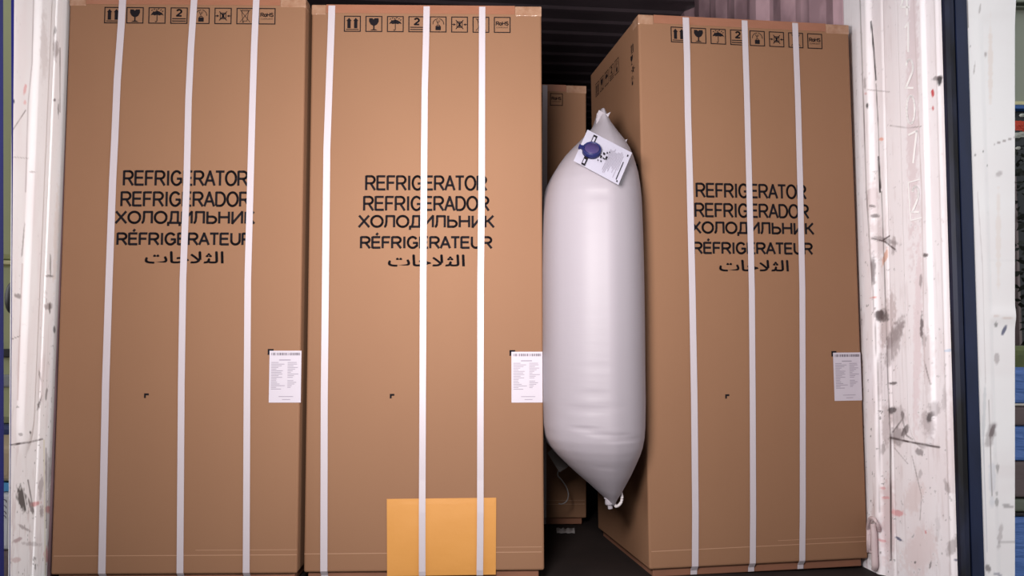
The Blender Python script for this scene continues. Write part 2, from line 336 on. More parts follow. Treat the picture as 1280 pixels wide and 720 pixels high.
# left panel
lv = {k: px_on_u(k, 360, UL)[0] for k in (13, 30, 48, 56)}
zendl = px_on_u(38, 540, UL)[1]
def front_l(z):
    t = (z-0)/(2.2); p, q = px_on_u(12.5, 700, UL)[0], px_on_u(17.5, 5, UL)[0]
    z0_, z1_ = px_on_u(12.5, 700, UL)[1], px_on_u(17.5, 5, UL)[1]
    return p+(q-p)*min(max((z-z0_)/(z1_-z0_), -.3), 1.6)
def disp_l(V, Z):
    mid = (lv[30]+lv[48])/2; hw = abs(lv[30]-lv[48])/2
    dz = np.clip(zendl+hw*1.1-Z, 0, None); R = np.sqrt((V-mid)**2+(dz*.5)**2)
    d = .013*(1-sm(R, hw*.6, hw*1.35))
    return d-.008*np.exp(-((V-lv[56])/.005)**2)
scl = [(28, 625, 6, 19, -12, srgb(50, 46, 46), .9), (38, 632, 2, 12, -18, dk, .7), (44, 630, 7, 3, -15, srgb(200, 90, 90), .6), (60, 637, 4, 5, 0, srgb(206, 110, 112), .6), (52, 640, 3, 9, 0, gry, .6),
       (70, 60, 4, 14, 0, gry, .6), (69, 38, 2, 6, 0, dk, .6), (17.5, 127, 1.2, 3, 0, srgb(40, 40, 90), .9), (31, 112, 2, 7, 10, srgb(230, 150, 150), .6), (31, 128, 2, 3, 0, srgb(230, 150, 150), .5),
       (68, 125, 2, 2, 0, dk, .8), (73, 136, 1, 10, 0, dk, .8), (63, 330, 1.2, 16, 0, dk, .6), (62, 345, 5, 1.5, 0, dk, .6), (60, 383, 5, 5, 20, gry, .6), (62, 385, 1.5, 6, 0, dk, .7), (68, 412, 2, 4, 0, blk, .7),
       (22, 370, 4, 3, 20, dk, .6), (29, 300, 1.2, 22, 5, gry, .6), (40, 215, 6, 1, 0, gry, .5), (55, 60, 5, 40, 0, srgb(214, 206, 206), .6), (50, 470, 1.4, 9, -12, dk, .5), (49, 505, 1.6, 10, 18, dk, .8),
       (58, 492, 1.5, 8, 8, dk, .6), (26, 543, 3, 2, 0, dk, .5), (38, 541, 1.2, 2, 0, blk, .8), (30, 660, 8, 2, 30, gry, .6), (22, 675, 7, 2.5, -25, srgb(150, 110, 116), .6), (40, 680, 12, 3, 5, gry, .4),
       (58, 695, 3, 10, 0, srgb(206, 110, 120), .6), (62, 684, 2, 8, 0, blu, .5), (51, 610, 3, 14, 5, gry, .5), (60, 590, 4, 20, 0, gry, .4), (20, 700, 6, 3, 0, srgb(200, 170, 170), .6), (70, 300, 3, 60, 2, srgb(226, 212, 206), .6)]
lnl = [([(14, 556), (36, 553), (53, 549)], 1.4, dk, .8), ([(55, 550), (56, 650), (56.5, 718)], 1.1, srgb(226, 220, 200), .9), ([(57.5, 560), (58, 660)], .9, gry, .7), ([(13, 167), (32, 138)], .8, gry, .9),
       ([(42, 0), (40, 80), (35, 130), (32, 240)], 1, srgb(196, 186, 190), .8), ([(13, 196), (36, 198)], .7, gry, .5), ([(28, 330), (25, 410), (22, 500)], 1.2, srgb(200, 180, 180), .7), ([(12, 425), (25, 420)], .7, gry, .6),
       ([(75, 60), (75, 140)], .8, gry, .8), ([(35, 600), (42, 640)], 1.2, dk, .7), ([(26, 595), (34, 640)], 1, wh, .8)]
def grime_l(px, py): return np.clip(.12+.75*sm(py, 250, 620), 0, 1)*np.where((px > 26) & (px < 47) & (py < 530), .2, 1.0)
panel('trim_8', UL, -1, 3.80, front_l, disp_l, ZF-.02, ZC, (scl, lnl, 40, srgb(240, 237, 239), grime_l, .3), thick=.006)
# thin blue edge of the left post
bm = bmesh.new(); ring = []
for z in np.linspace(ZF-.02, ZC, 12):
    vf = front_l(z); wd = .0012+.0085*min(max((z-1.4)/.8, 0), 1.6); ring.append([bm.verts.new(C(u, v_, z)) for u, v_ in ((UL-wd, vf), (UL-wd, vf-.002), (UL+.0005, vf-.002), (UL+.0005, vf))])
for a_, b_ in zip(ring[:-1], ring[1:]):
    for k in range(4): bm.faces.new((a_[k], a_[(k+1) % 4], b_[(k+1) % 4], b_[k]))
bm.faces.new(ring[0]); bm.faces.new(ring[-1][::-1])
obj('trim_1', bm, M['blue'], None, 'structure')
# right: rubber seal and navy corner post, facing the yard
def px_on_v(px, py, v):        # sight line meets a plane across the container -> (u, z)
    d = ray(px, py); n = Vector((-sa, ca, 0)); t = (v*S-CAMP.dot(n))/d.dot(n); p = CAMP+d*t
    return (p.x*ca+p.y*sa)/S, p.z/S
u1, u2, u3 = UR-.002, UR+.034, UR+.086
g = prism_uv('trim_2', [(u1, VF+.01), (u1, VF-.012), (u1+.012, VF-.022), (u2-.006, VF-.022), (u2, VF-.006), (u2, VF+.01)], ZF-.2, ZC, M['gasket'])
prism_uv('trim_3', [(u2, VF+.05), (u2, VF-.004), (u2+.006, VF-.016), (u3, VF-.016), (u3, VF+.05)], ZF-.2, ZC, M['navy'])
# white door leaf beyond the post, with pressed panel
du = px_on_v(1268, 360, VF)[0]
def door_u(z):                 # outer edge of the leaf
    p, q = px_on_v(1268, 715, VF), px_on_v(1268, 5, VF); return p[0]+(q[0]-p[0])*(z-p[1])/(q[1]-p[1])
nz, nu = 500, 60; zz = np.linspace(ZF-.2, ZC, nz); P_ = []
e0, e1 = px_on_v(1232, 360, VF)[0], px_on_v(1240, 360, VF)[0]
ztop = px_on_v(1235, 28, VF)[1]; zmid = px_on_v(1245, 395, VF)[1]; zm0 = px_on_v(1245, 180, VF)[1]
Zg, Tg = np.meshgrid(zz, np.linspace(0, 1, nu), indexing='ij'); UO = np.array([door_u(z) for z in zz])[:, None]
Ug = u3+(UO-u3)*Tg
rec = .007*sm(Ug, e0, e1)*(1-sm(Zg, ztop-.02, ztop+.06*(Ug-e0)/.1+.02))
rec = rec*(1-np.exp(-((Zg-zmid)/.03)**2))
Vg = VF-.010+rec
Pd = np.stack([((Ug*ca-Vg*sa)*S).ravel(), ((Ug*sa+Vg*ca)*S).ravel(), (Zg*S).ravel()], 1)
idx = np.arange(nz*nu).reshape(nz, nu); fs = np.stack([idx[:-1, :-1], idx[:-1, 1:], idx[1:, 1:], idx[1:, :-1]], -1).reshape(-1, 4).tolist()
Vb = VF+.05; Pb = []
for z in zz:
    for u_ in (u3, door_u(z)): Pb.append(tuple(C(u_, Vb, z)))
nb = len(Pd); bi = nb+np.arange(nz*2).reshape(nz, 2)
fs += np.concatenate([np.stack([idx[:-1, -1], bi[:-1, 1], bi[1:, 1], idx[1:, -1]], -1), np.stack([bi[:-1, 1], bi[:-1, 0], bi[1:, 0], bi[1:, 1]], -1)]).tolist()
scd = [(1240, 540, 3, 9, 18, dk, .9), (1238, 545, 6, 16, 15, gry, .5), (1255, 413, 2, 6, 25, blu, .9), (1245, 405, 2, 3, 0, blk, .6), (1246, 448, 3, 8, 0, gry, .5), (1235, 710, 3, 5, -20, dk, .7), (1247, 718, 6, 2, 15, blu, .6),
       (1260, 633, 6, 2, 12, dk, .5), (1250, 670, 3, 14, 8, gry, .4), (1240, 600, 4, 30, 0, srgb(215, 215, 222), .7), (1247, 585, 2, 6, 0, dk, .5), (1246, 627, 2, 5, 0, dk, .5), (1230, 520, 2, 40, 2, srgb(206, 208, 212), .7),
       (1219, 193, 1.2, 1.5, 0, blk, .8), (1229, 190, 1, 1, 0, blk, .8), (1234, 208, 1, 1, 0, blk, .8), (1249, 217, 5, 3, -15, gry, .5), (1206, 20, 1.6, 16, 2, srgb(196, 176, 190), .8), (1218, 85, 1, 8, 6, gry, .5),
       (1232, 68, 1.4, 3, 0, gry, .6), (1225, 10, 1.4, 6, 8, gry, .5), (1213, 57, 1, 1.5, 0, dk, .6), (1248, 300, 3, 60, 0, srgb(232, 220, 214), .5), (1238, 80, 3, 50, 0, srgb(232, 220, 214), .6)]
lnd = [([(1209, 0), (1210, 35)], .8, gry, .9), ([(1222, 240), (1228, 330), (1232, 480)], .8, srgb(214, 208, 210), .8), ([(1243, 180), (1268, 172)], .9, gry, .7), ([(1243, 395), (1268, 399)], 1.2, srgb(214, 196, 190), .9),
       ([(1236, 500), (1240, 620)], 1, gry, .6), ([(1228, 520), (1234, 690)], .9, srgb(200, 200, 208), .7)]
cold = paint(Pd, scd, lnd, 77, srgb(243, 242, 244), lambda px, py: np.clip(.05+.5*sm(py, 420, 650), 0, 1), .25)
me = bpy.data.meshes.new('door_1'); me.from_pydata(np.concatenate([Pd, np.array(Pb)]).tolist(), [], fs); me.update()
full = np.ones((nb+len(Pb), 4)); full[:nb, :3] = cold; full[nb:, :3] = srgb(230, 228, 230)
me.attributes.new('paint', 'FLOAT_COLOR', 'POINT').data.foreach_set('color', full.ravel())
for p in me.polygons: p.use_smooth = True
link('door_1', me, M['panel'], None, 'structure')
# left door leaf: only its blue edge stands in view
p0 = at(5, 715, 3.42); p1 = at(4, 5, 3.42)
bm = bmesh.new(); w = Vector((-.30, .02, 0)); t = Vector((-.032, .05, 0))
q = [p0+(p0-p1)*.2, p1+(p1-p0)*.5]
vs = [bm.verts.new(x) for x in (q[0], q[0]+w, q[0]+w+t, q[0]+t, q[1], q[1]+w, q[1]+w+t, q[1]+t)]
for f in ((0, 1, 2, 3), (4, 7, 6, 5), (0, 4, 5, 1), (1, 5, 6, 2), (2, 6, 7, 3), (3, 7, 4, 0)): bm.faces.new([vs[i] for i in f])
obj('door_2', bm, M['blue'], None, 'structure')
# number on the right panel
# ------------------------------------------------------------------ cartons
W, H, D = 1.0, 2.4007, .86
def arc(cx, cy, rx, ry, a0, a1, n=18): return [(cx+rx*math.cos(math.radians(a0+(a1-a0)*i/n)), cy+ry*math.sin(math.radians(a0+(a1-a0)*i/n))) for i in range(n+1)]
# plain sans-serif capitals as strokes: advance width, list of strokes (x right, y up, cap height 1)
GL = {'R': (.72, [[(.1, 0), (.1, 1)], [(.1, .95), (.55, .95)]+arc(.55, .71, .33, .24, 90, -90)+[(.1, .47)], [(.52, .47), (.93, 0)]]),
 'E': (.667, [[(.12, 0), (.12, 1)], [(.12, .95), (.92, .95)], [(.12, .52), (.86, .52)], [(.12, .05), (.94, .05)]]),
 'F': (.61, [[(.12, 0), (.12, 1)], [(.12, .95), (.94, .95)], [(.12, .51), (.84, .51)]]), 'I': (.278, [[(.5, 0), (.5, 1)]]),
 'G': (.778, [arc(.5, .5, .41, .46, 38, 318, 30)+[(.88, .22), (.88, .46), (.52, .46)]]), 'O': (.778, [arc(.5, .5, .42, .46, 0, 360, 36)]),
 'A': (.667, [[(.03, 0), (.5, .97), (.97, 0)], [(.2, .34), (.8, .34)]]), 'T': (.61, [[(.5, 0), (.5, .95)], [(.03, .95), (.97, .95)]]),
 'D': (.722, [[(.12, .05), (.12, .95), (.45, .95)]+arc(.45, .5, .45, .45, 90, -90, 22)+[(.12, .05)]]), 'U': (.722, [[(.12, 1), (.12, .38)]+arc(.5, .38, .38, .33, 180, 360)+[(.88, 1)]]),
 'Х': (.667, [[(.04, 0), (.93, 1)], [(.07, 1), (.96, 0)]]), 'Л': (.656, [[(.0, .05), (.09, .07), (.16, .2), (.2, .5), (.2, .95), (.88, .95), (.88, 0)]]),
 'Д': (.68, [[(.18, .05), (.27, .4), (.29, .95), (.82, .95), (.82, .05)], [(.02, -.22), (.02, .05), (.98, .05), (.98, -.22)]]), 'И': (.719, [[(.12, 1), (.12, .02), (.88, .98), (.88, 0)]]),
 'Ь': (.65, [[(.14, 1), (.14, .05), (.55, .05)]+arc(.55, .31, .35, .26, -90, 90)+[(.14, .57)]]), 'Н': (.722, [[(.12, 0), (.12, 1)], [(.88, 0), (.88, 1)], [(.12, .53), (.88, .53)]]),
 'К': (.60, [[(.14, 0), (.14, 1)], [(.14, .5), (.4, .55), (.92, 1)], [(.42, .56), (.97, 0)]])}
GL['2'] = (.56, [arc(.5, .70, .38, .25, 165, -35, 14)+[(.1, .08), (.94, .08)]]); GL['H'] = GL['Н']; GL['o'] = (.556, [arc(.5, .36, .38, .33, 0, 360, 24)])
GL['S'] = (.667, [arc(.5, .73, .34, .22, 20, 270, 16)+arc(.5, .28, .36, .23, 90, -160, 16)])
GL['О'] = GL['O']; GL['É'] = (GL['E'][0], GL['E'][1]+[[(.5, 1.12), (.68, 1.3)]])
def strokes(P, s, u0, v0, u1, v1, w):
    tot = sum(GL[c][0]*1.0+.03 for c in s)-.03; x = 0; k = (u1-u0)/tot
    for c in s:
        adv, sts = GL[c]
        for st in sts:
            q = [(u0+(x+px_*adv)*k, v1+py_*(v0-v1)) for px_, py_ in st]
            for i_ in range(len(q)-1):
                (a, b), (c_, d) = q[i_], q[i_+1]; L_ = math.hypot(c_-a, d-b) or 1e-9; ex, ey = (c_-a)/L_*w*.28, (d-b)/L_*w*.28
                A0 = (a-ex, b-ey) if i_ > 0 else (a, b); B0 = (c_+ex, d+ey) if i_ < len(q)-2 else (c_, d); P.line([A0, B0], w)
        x += adv+.03
def icon_row(P, u0, v0, k=1.0, step=.09235, w=.0722, which=range(8), frames=True):
    for j, i in enumerate(which):
        a = u0+j*step*k; s = w*k
        X = lambda x: a+x*s
        Yv = lambda y: v0+y*s*.98
        R = lambda x0, y0, x1, y1: P.rect(X(x0), Yv(y0), X(x1), Yv(y1))
        L = lambda pts, wd: P.line([(X(x), Yv(y)) for x, y in pts], wd*s)
        PG = lambda pts: P.poly([(X(x), Yv(y)) for x, y in pts])
        if frames: P.frame(X(0), Yv(0), X(1), Yv(1), .058*s)
        if i == 0:
            for c in (.3, .7): R(c-.1, .3, c+.1, .78); PG([(c-.16, .32), (c, .12), (c+.16, .32)])
            R(.12, .83, .88, .88)
        elif i == 1:
            PG([(.22, .14), (.42, .14), (.48, .22), (.55, .14), (.78, .14), (.79, .34), (.70, .52), (.58, .6), (.42, .6), (.30, .52), (.21, .34)])
            R(.46, .58, .54, .84); PG([(.28, .9), (.4, .83), (.6, .83), (.72, .9)])
        elif i == 2:
            PG([(.12, .5), (.2, .36), (.36, .26), (.5, .22), (.64, .26), (.8, .36), (.88, .5), (.76, .46), (.64, .5), (.5, .46), (.36, .5), (.24, .46)])
            L([(.5, .2), (.5, .84), (.45, .9), (.39, .85)], .045)
            for x, y in ((.2, .18), (.34, .12), (.46, .16), (.58, .10), (.72, .16), (.82, .24), (.28, .28)): L([(x+.03, y-.03), (x-.03, y+.04)], .05)
        elif i == 3:
            strokes(P, '2', X(.33), Yv(.12), X(.67), Yv(.55), .10*s); R(.1, .66, .9, .72); R(.1, .80, .9, .86)
        elif i == 4:
            L([(.18, .5), (.2, .34), (.32, .2), (.5, .14)], .04); L([(.56, .14), (.68, .18), (.8, .32), (.84, .5)], .04)
            L([(.5, .5), (.38, .24)], .035); L([(.5, .24), (.5, .42)], .03); L([(.6, .24), (.55, .38)], .03)
            R(.34, .6, .66, .86); L([(.42, .6), (.42, .54), (.58, .54), (.58, .6)], .04)
        elif i == 5:
            P.frame(X(.32), Yv(.3), X(.68), Yv(.7), .04*s); L([(.28, .22), (.72, .78)], .05); L([(.72, .22), (.28, .78)], .05)
            for g_, h_ in ((0, 1), (1, -1)): PG([(g_+h_*.28, .5), (g_+h_*.14, .42), (g_+h_*.14, .58)]); R(min(g_, g_+h_*.16), .475, max(g_, g_+h_*.16), .525)
            R(.44, .36, .56, .64)
        elif i == 6:
            L([(.28, .14), (.72, .14)], .035); L([(.3, .16), (.38, .8)], .03); L([(.7, .16), (.62, .8)], .03); L([(.34, .8), (.64, .8)], .03)
            L([(.2, .1), (.8, .88)], .03); L([(.8, .1), (.2, .88)], .03); R(.34, .84, .44, .9); L([(.26, .2), (.74, .2)], .02)
        else:
            strokes(P, 'RoHS', X(.12), Yv(.30), X(.88), Yv(.53), .052*s); P.text('COMPLIANT', X(.14), Yv(.62), X(.86), Yv(.71))
LINES = [('REFRIGERATOR', .2449, .7458, .7643, .8084), ('REFRIGERADOR', .2371, .8345, .774, .896), ('ХОЛОДИЛЬНИК', .2176, .9175, .794, .9676),
         ('RÉFRIGERATEUR', .2256, 1.0074, .7863, 1.0574), ('\uFE95\uFE8E\uFE9F\uFEFC\uFE9C\uFEDF\uFE8D', .3457, 1.0852, .668, 1.1455)]
def carton(pose, label, straps, envelope_gap=None, side_print=False, ends=(-.5, .5)):
    x, y, yaw, lean, rl = pose
    e = thing('refrigerator_carton', label, 'carton', (0, 0, 0), 'refrigerator cartons')
    R = Matrix.Rotation(yaw, 4, 'Z') @ Matrix.Rotation(-lean, 4, 'X') @ Matrix.Rotation(rl, 4, 'Y')
    e.matrix_world = Matrix.Translation(Vector((x+.5*math.cos(yaw), y+.5*math.sin(yaw), 0))*S) @ R
    MW = e.matrix_world.copy(); MI = MW.inverted()
    def loc(px, py, off=0):    # sight line meets this carton's front face -> local (x, z)
        o = MI @ CAMP; d = (MI.to_3x3() @ ray(px, py)); t = (off-o.y)/d.y; p = o+d*t; return p.x, p.z
    fn = lambda off: (lambda u, v: ((u-.5)*S, -off, (H-v)*S))
    bm = bmesh.new(); add_box(bm, ends[0]*S, ends[1]*S, 0, D*S, 0, H*S, .006, 3); obj('outer_box', bm, M['kraft'], e)
    bm = bmesh.new(); add_box(bm, -.478*S, .478*S, .014, D*S-.014, (ZF+.001)*S+.003, .03*S, .002, 1); obj('base_tray', bm, M['tray'], e)
    bm = bmesh.new(); add_box(bm, (.07-.5)*S, (.885-.5)*S, -.0007, D*S+.0007, (H-.036)*S, H*S+.0008); obj('sealing_tape', bm, M['tape'], e)
    bm = bmesh.new(); add_box(bm, (.885-.5)*S, ends[1]*S+.0006, -.0006, .06, (H-.045)*S, H*S+.0006, .003, 2); obj('clear_corner_tape', bm, M['clear_tape'], e)
    bm = bmesh.new(); add_box(bm, ends[0]*S-.0006, (.07-.5)*S, -.0006, .06, (H-.045)*S, H*S+.0006, .003, 2); obj('clear_corner_tape', bm, M['clear_tape'], e)
    bm = bmesh.new(); add_box(bm, -.49*S, .49*S, -.0005, .001, .074*S, .077*S); obj('fold_crease', bm, M['crease'], e)
    bm = bmesh.new(); add_box(bm, .08*S, .49*S, -.0004, .001, .095*S, .097*S); obj('fold_crease', bm, M['crease'], e)
    P = Print(fn(.0008)); icon_row(P, .1473, .048); P.build('handling_symbols', M['ink'], e)
    P = Print(fn(.0008))
    for s, u0, v0, u1, v1 in LINES: (strokes(P, s, u0, v0, u1, v1, .0098) if s[0] in GL else [P.text(s, u0+a_, v0+b_, u1+a_, v1+b_) for a_, b_ in ((0, 0), (.0016, .0012), (-.0016, .0012), (0, -.0016))])
    P.build('printed_lettering', M['ink'], e)
    for mu, mv, k in ((.3565, 1.6705, .019), (.858, 1.489, .024)):
        P = Print(fn(.0008)); P.poly([(mu, mv), (mu+k, mv), (mu+k, mv+.008), (mu+.0075, mv+.008), (mu+.0075, mv+k), (mu, mv+k)]); P.build('corner_mark', M['ink'], e)
    # shipping label
    l0, l1, m0, m1 = .866, .9968, 1.4961, 1.709
    bm = bmesh.new(); add_box(bm, (l0-.5)*S, (l1-.5)*S, -.0012, .0005, (H-m1)*S, (H-m0)*S); lab = obj('shipping_label', bm, M['paper'], e)
    P = Print(fn(.0016)); u = l0+.008; r = random.Random(3)
    while u < l1-.008:
        w_ = r.choice((.0012, .002, .0035, .005)); P.rect(u, m0+.008, min(u+w_, l1-.006), m0+.019); u += w_+r.choice((.0012, .002, .003))
    P.build('barcode', M['dark_ink'], lab)
    P = Print(fn(.0016)); P.rect(l0+.04, m0+.036, l0+.087, m0+.040)
    for i in range(17):
        v = m0+.047+i*.0068; P.rect(l0+.008, v, l0+.008+r.uniform(.02, .06), v+.0026)
        if r.random() < .75: P.rect(l0+.075, v, l0+.075+r.uniform(.01, .045), v+.0026)
    P.rect(l0+.04, m1-.026, l0+.10, m1-.0235); P.rect(l0+.055, m1-.014, l0+.088, m1-.0115); P.build('printed_text', M['grey_ink'], lab)
    # straps
    for si, pts in enumerate(straps):
        xz = [loc(*p) for p in pts]; hw_ = .0135*S if si else .0145*S
        bump_ = (si > 0 and envelope_gap)
        path = [(xz[0][0], D*S*.97, H*S+.0012), (xz[0][0], D*S*.5, H*S+.0012), (xz[0][0], .004, H*S+.0012), (xz[0][0], -.0015, H*S-.003)]
        for p in xz[1:]:
            off = -.0020
            if bump_ and p[1] < .30*S: off = -.0075
            path.append((p[0], off, p[1]))
        xb = xz[-1][0]; path += [(xb, -.002 if not bump_ else -.0072, .004), (xb, .010 if not bump_ else -.004, -.010), (xb, .0115, (ZF+.006)*S+.002)]
        vs, fs = [], []
        for i, p in enumerate(path):
            a = Vector(path[max(i-1, 0)]); b = Vector(path[min(i+1, len(path)-1)]); t = (b-a).normalized(); n_ = Vector((1, 0, 0)).cross(t).normalized()
            p = Vector(p); X = Vector((1, 0, 0))
            vs += [p-X*hw_+n_*.0006, p+X*hw_+n_*.0006, p+X*hw_-n_*.0006, p-X*hw_-n_*.0006]
        for i in range(len(path)-1):
            b = 4*i
            for k in range(4): fs.append((b+k, b+(k+1) % 4, b+4+(k+1) % 4, b+4+k))
        fs += [(0, 1, 2, 3), (len(vs)-1, len(vs)-2, len(vs)-3, len(vs)-4)]
        bm = bmesh.new(); bv = [bm.verts.new(v) for v in vs]; [bm.faces.new([bv[i] for i in f]) for f in fs]; obj('strap', bm, M['strap'], e)
    if side_print:             # marks on the carton's left flank
        sf = lambda u, v: (-.5*S-.0008, (.86-u)*S, (H-v)*S)          # u from rear to front
        P = Print(sf); icon_row(P, .105, .085, 1.0, which=(0, 1, 2, 3, 4)); P.build('handling_symbols', M['ink'], e); P = Print(sf)
        for q_, (a_, b_) in enumerate(((.735, .092), (.725, .142), (.742, .19), (.73, .238))): icon_row(P, a_, b_, .8, which=((0, 1, 5, 4)[q_],), frames=False)
        P.build('handling_symbols', M['ink'], e)
        P = Print(sf)
        for s, u0, v0, u1, v1 in LINES[:1]: strokes(P, s, .30, .655, .815, .72, .0098)
        P.build('printed_lettering', M['ink'], e)
    return e, loc, MW
ST1 = [[(154, -6), (153.7, 0), (152, 31), (147, 100), (143.8, 175), (141.3, 225), (136.7, 350), (132.5, 480), (130, 600), (127.7, 714)],
       [(243, -6), (243, 0), (239, 60), (236, 125), (233.8, 225), (229, 350), (227, 480), (225.3, 714)], [(320.6, -6), (320.6, 0), (318, 60), (316, 125), (313.4, 225), (310, 350), (309, 500), (308, 714)]]
ST2 = [[(415, 5), (414, 40), (408.75, 187), (407, 350), (405.5, 500), (405, 714)], [(533.4, 6), (532.6, 50), (531, 112), (530, 225), (529, 350), (528.5, 480), (528, 600), (528, 640), (528, 680), (528, 714)],
       [(602.8, 8), (602.6, 50), (602.2, 225), (600.8, 350), (600.6, 500), (600.5, 600), (600.5, 640), (600.2, 680), (599.8, 712)]]
ST3 = [[(856.9, 20), (858.5, 70), (859.5, 140), (861.9, 225), (865, 360), (867.5, 500), (868.9, 640), (868.6, 706)], [(930.3, 24), (932, 80), (933, 110), (936, 225), (939.4, 360), (940.5, 500), (941, 640), (940.6, 703)],
       [(993.4, 27), (995, 70), (997, 125), (999.7, 225), (1002.5, 360), (1003, 500), (1003, 640), (1002.4, 700)]]
carton((-1.8602, 3.5939, .020, -.0037, -.0058), 'brown refrigerator carton with white straps, leftmost, beside the left white wall', ST1, ends=(-.5, .492))
c2, loc2, MW2 = carton((-.8597, 3.6567, .026, .0042, -.0078), 'brown refrigerator carton with yellow envelope tucked under its straps', ST2, envelope_gap=True, ends=(-.492, .5))
carton((.5862, 3.7476, .1554, .0012, -.0154), 'brown refrigerator carton right of the white air bag, its left flank showing', ST3, side_print=True)
STB = [[(0, 0), (0, 1)]]
def back_straps(pose):         # same straps, laid by fraction of the width
    x, y, yaw, lean, rl = pose; out = []
    for u in (.06, .5, .765):
        pts = []
        for v in (0, .6, 1.2, 1.8, 2.39):
            p = Vector((x+u*math.cos(yaw), y+u*math.sin(yaw), H-v))*S; a, b = proj_np(np.array([p])); pts.append((float(a[0]), float(b[0])))
        out.append(pts)
    return out
BP = (-.583, 4.74, .085, 0, 0)
carton(BP, 'brown refrigerator carton standing deeper inside, seen through the gap behind the air bag', back_straps(BP))

GL.update({'4': (.56, [[(.98, .28), (.03, .28), (.70, .97), (.70, 0)]]), '1': (.4, [[(.1, .80), (.62, .97), (.62, 0)]]), '0': (.56, [arc(.5, .5, .42, .46, 0, 360, 24)]), '7': (.56, [[(.0, .86), (.95, .99), (.55, 0)]])})
# stacked number on the right panel: 4 1 2 0 7 and a boxed 2, in raised white paint
def on_panel(px, py):
    vv, z = px_on_u(px, py, UR-.031); dd = float(disp_r(np.array([vv]), np.array([z]))[0]); return C(UR-dd-.003, vv, z)
P = Print(on_panel)
for s_, x0, y0, x1, y1 in (('4', 1121, -18, 1133, 19), ('1', 1126, 27, 1134, 65), ('2', 1127, 72, 1138, 113), ('0', 1128, 118, 1140, 156), ('7', 1131, 163, 1142, 204), ('2', 1135, 231, 1145, 268)): strokes(P, s_, x0, y0, x1, y1, 2.5)
P.line([(1145.5, 224), (1131, 228), (1134, 275.5), (1147.5, 272)], 1.5)
P.build('trim_4', M['weld'], None)['kind'] = 'structure'
# manila envelope under the straps of the second carton
env = thing('manila_envelope', 'yellow manila envelope held under two straps at the foot of a carton', 'envelope')
env.matrix_world = MW2.copy()
cs = [loc2(*p) for p in ((483.6, 623.6), (620.3, 622), (619.7, 718), (484, 720))]
n = 14; vs = []; fs = []
for side in (0, 1):
    for i in range(n+1):
        for j in range(n+1):
            s_, t_ = i/n, j/n
            X = (cs[0][0]*(1-s_)+cs[1][0]*s_)*(1-t_)+(cs[3][0]*(1-s_)+cs[2][0]*s_)*t_; Z = (cs[0][1]*(1-s_)+cs[1][1]*s_)*(1-t_)+(cs[3][1]*(1-s_)+cs[2][1]*s_)*t_
            puff = .0032*math.sin(math.pi*s_)**.6*math.sin(math.pi*t_)**.6
            vs.append((X, -.0009-(0 if side else .0012+puff), Z))
k = n+1
for b in (0, k*k):
    for i in range(n):
        for j in range(n): q = (b+i*k+j, b+(i+1)*k+j, b+(i+1)*k+j+1, b+i*k+j+1); fs.append(q if b else q[::-1])
for i in range(n):
    for a, b in ((i*k, (i+1)*k), ((i+1)*k+n, i*k+n), (i+1, i), (n*k+i, n*k+i+1)): fs.append((a, b, b+k*k, a+k*k))
pyobj('envelope_body', vs, fs, M['envelope'], env, smooth=False)
bm = bmesh.new(); x0, x1 = cs[0][0]+.002, cs[1][0]-.002; zt = cs[0][1]
bv = [bm.verts.new(v) for v in ((x0, -.0023, zt-.001), (x1, -.0023, cs[1][1]-.001), (x1-.004, -.0030, zt-.022), (x0+.004, -.0030, zt-.022))]
bm.faces.new(bv); r = bmesh.ops.extrude_face_region(bm, geom=bm.faces[:]); bmesh.ops.translate(bm, vec=(0, .0007, 0), verts=[g_ for g_ in r['geom'] if isinstance(g_, bmesh.types.BMVert)])
obj('flap', bm, M['envelope'], env)

# ------------------------------------------------------------------ inflated dunnage bag
YB = 3.74
rows = [(141, 748, 756), (146, 746.5, 758), (152, 744.5, 761), (158, 742, 764), (165, 737, 769), (172, 731, 774), (180, 723, 780), (190, 713, 786), (200, 704, 790), (210, 697, 793), (222, 690, 796), (235, 684.5, 798), (250, 681, 799.5),
        (270, 679, 800.5), (300, 678, 801.5), (340, 677.5, 802.5), (400, 677.5, 803.5), (460, 677.5, 804), (500, 678, 804.5), (530, 679, 804), (545, 681.5, 803), (556, 687, 801), (566, 695, 798), (578, 707, 793), (590, 720, 788), (602, 734, 782), (612, 745, 777), (620, 754, 772), (626, 759.5, 769), (629, 762, 767.5)]
def interp_rows(py):
    for (a, l0, r0), (b, l1, r1) in zip(rows[:-1], rows[1:]):
        if a <= py <= b: t = (py-a)/(b-a); return l0+(l1-l0)*t, r0+(r1-r0)*t
bag = thing('air_bag', 'inflated white dunnage air bag wedged between two brown cartons', 'air bag', at(742, 634, YB+.05))
pys = np.concatenate([np.linspace(141, 250, 40), np.linspace(254, 520, 60), np.linspace(523, 629, 42)])
NA = 72; vs = []; fs = []
creases = [(257, 728, 768, 1.2, .0022), (231, 745, 776, 1, .0012), (507, 715, 772, 1.5, .0028), (503, 760, 800, 1.3, .002), (528, 718, 745, 1.4, .0026), (534, 735, 785, 1.4, .0024), (541, 765, 800, 1.3, .002), (575, 748, 772, 1, .001), (455, 715, 760, 1.2, .0009), (488, 722, 760, 1.2, .0011)]
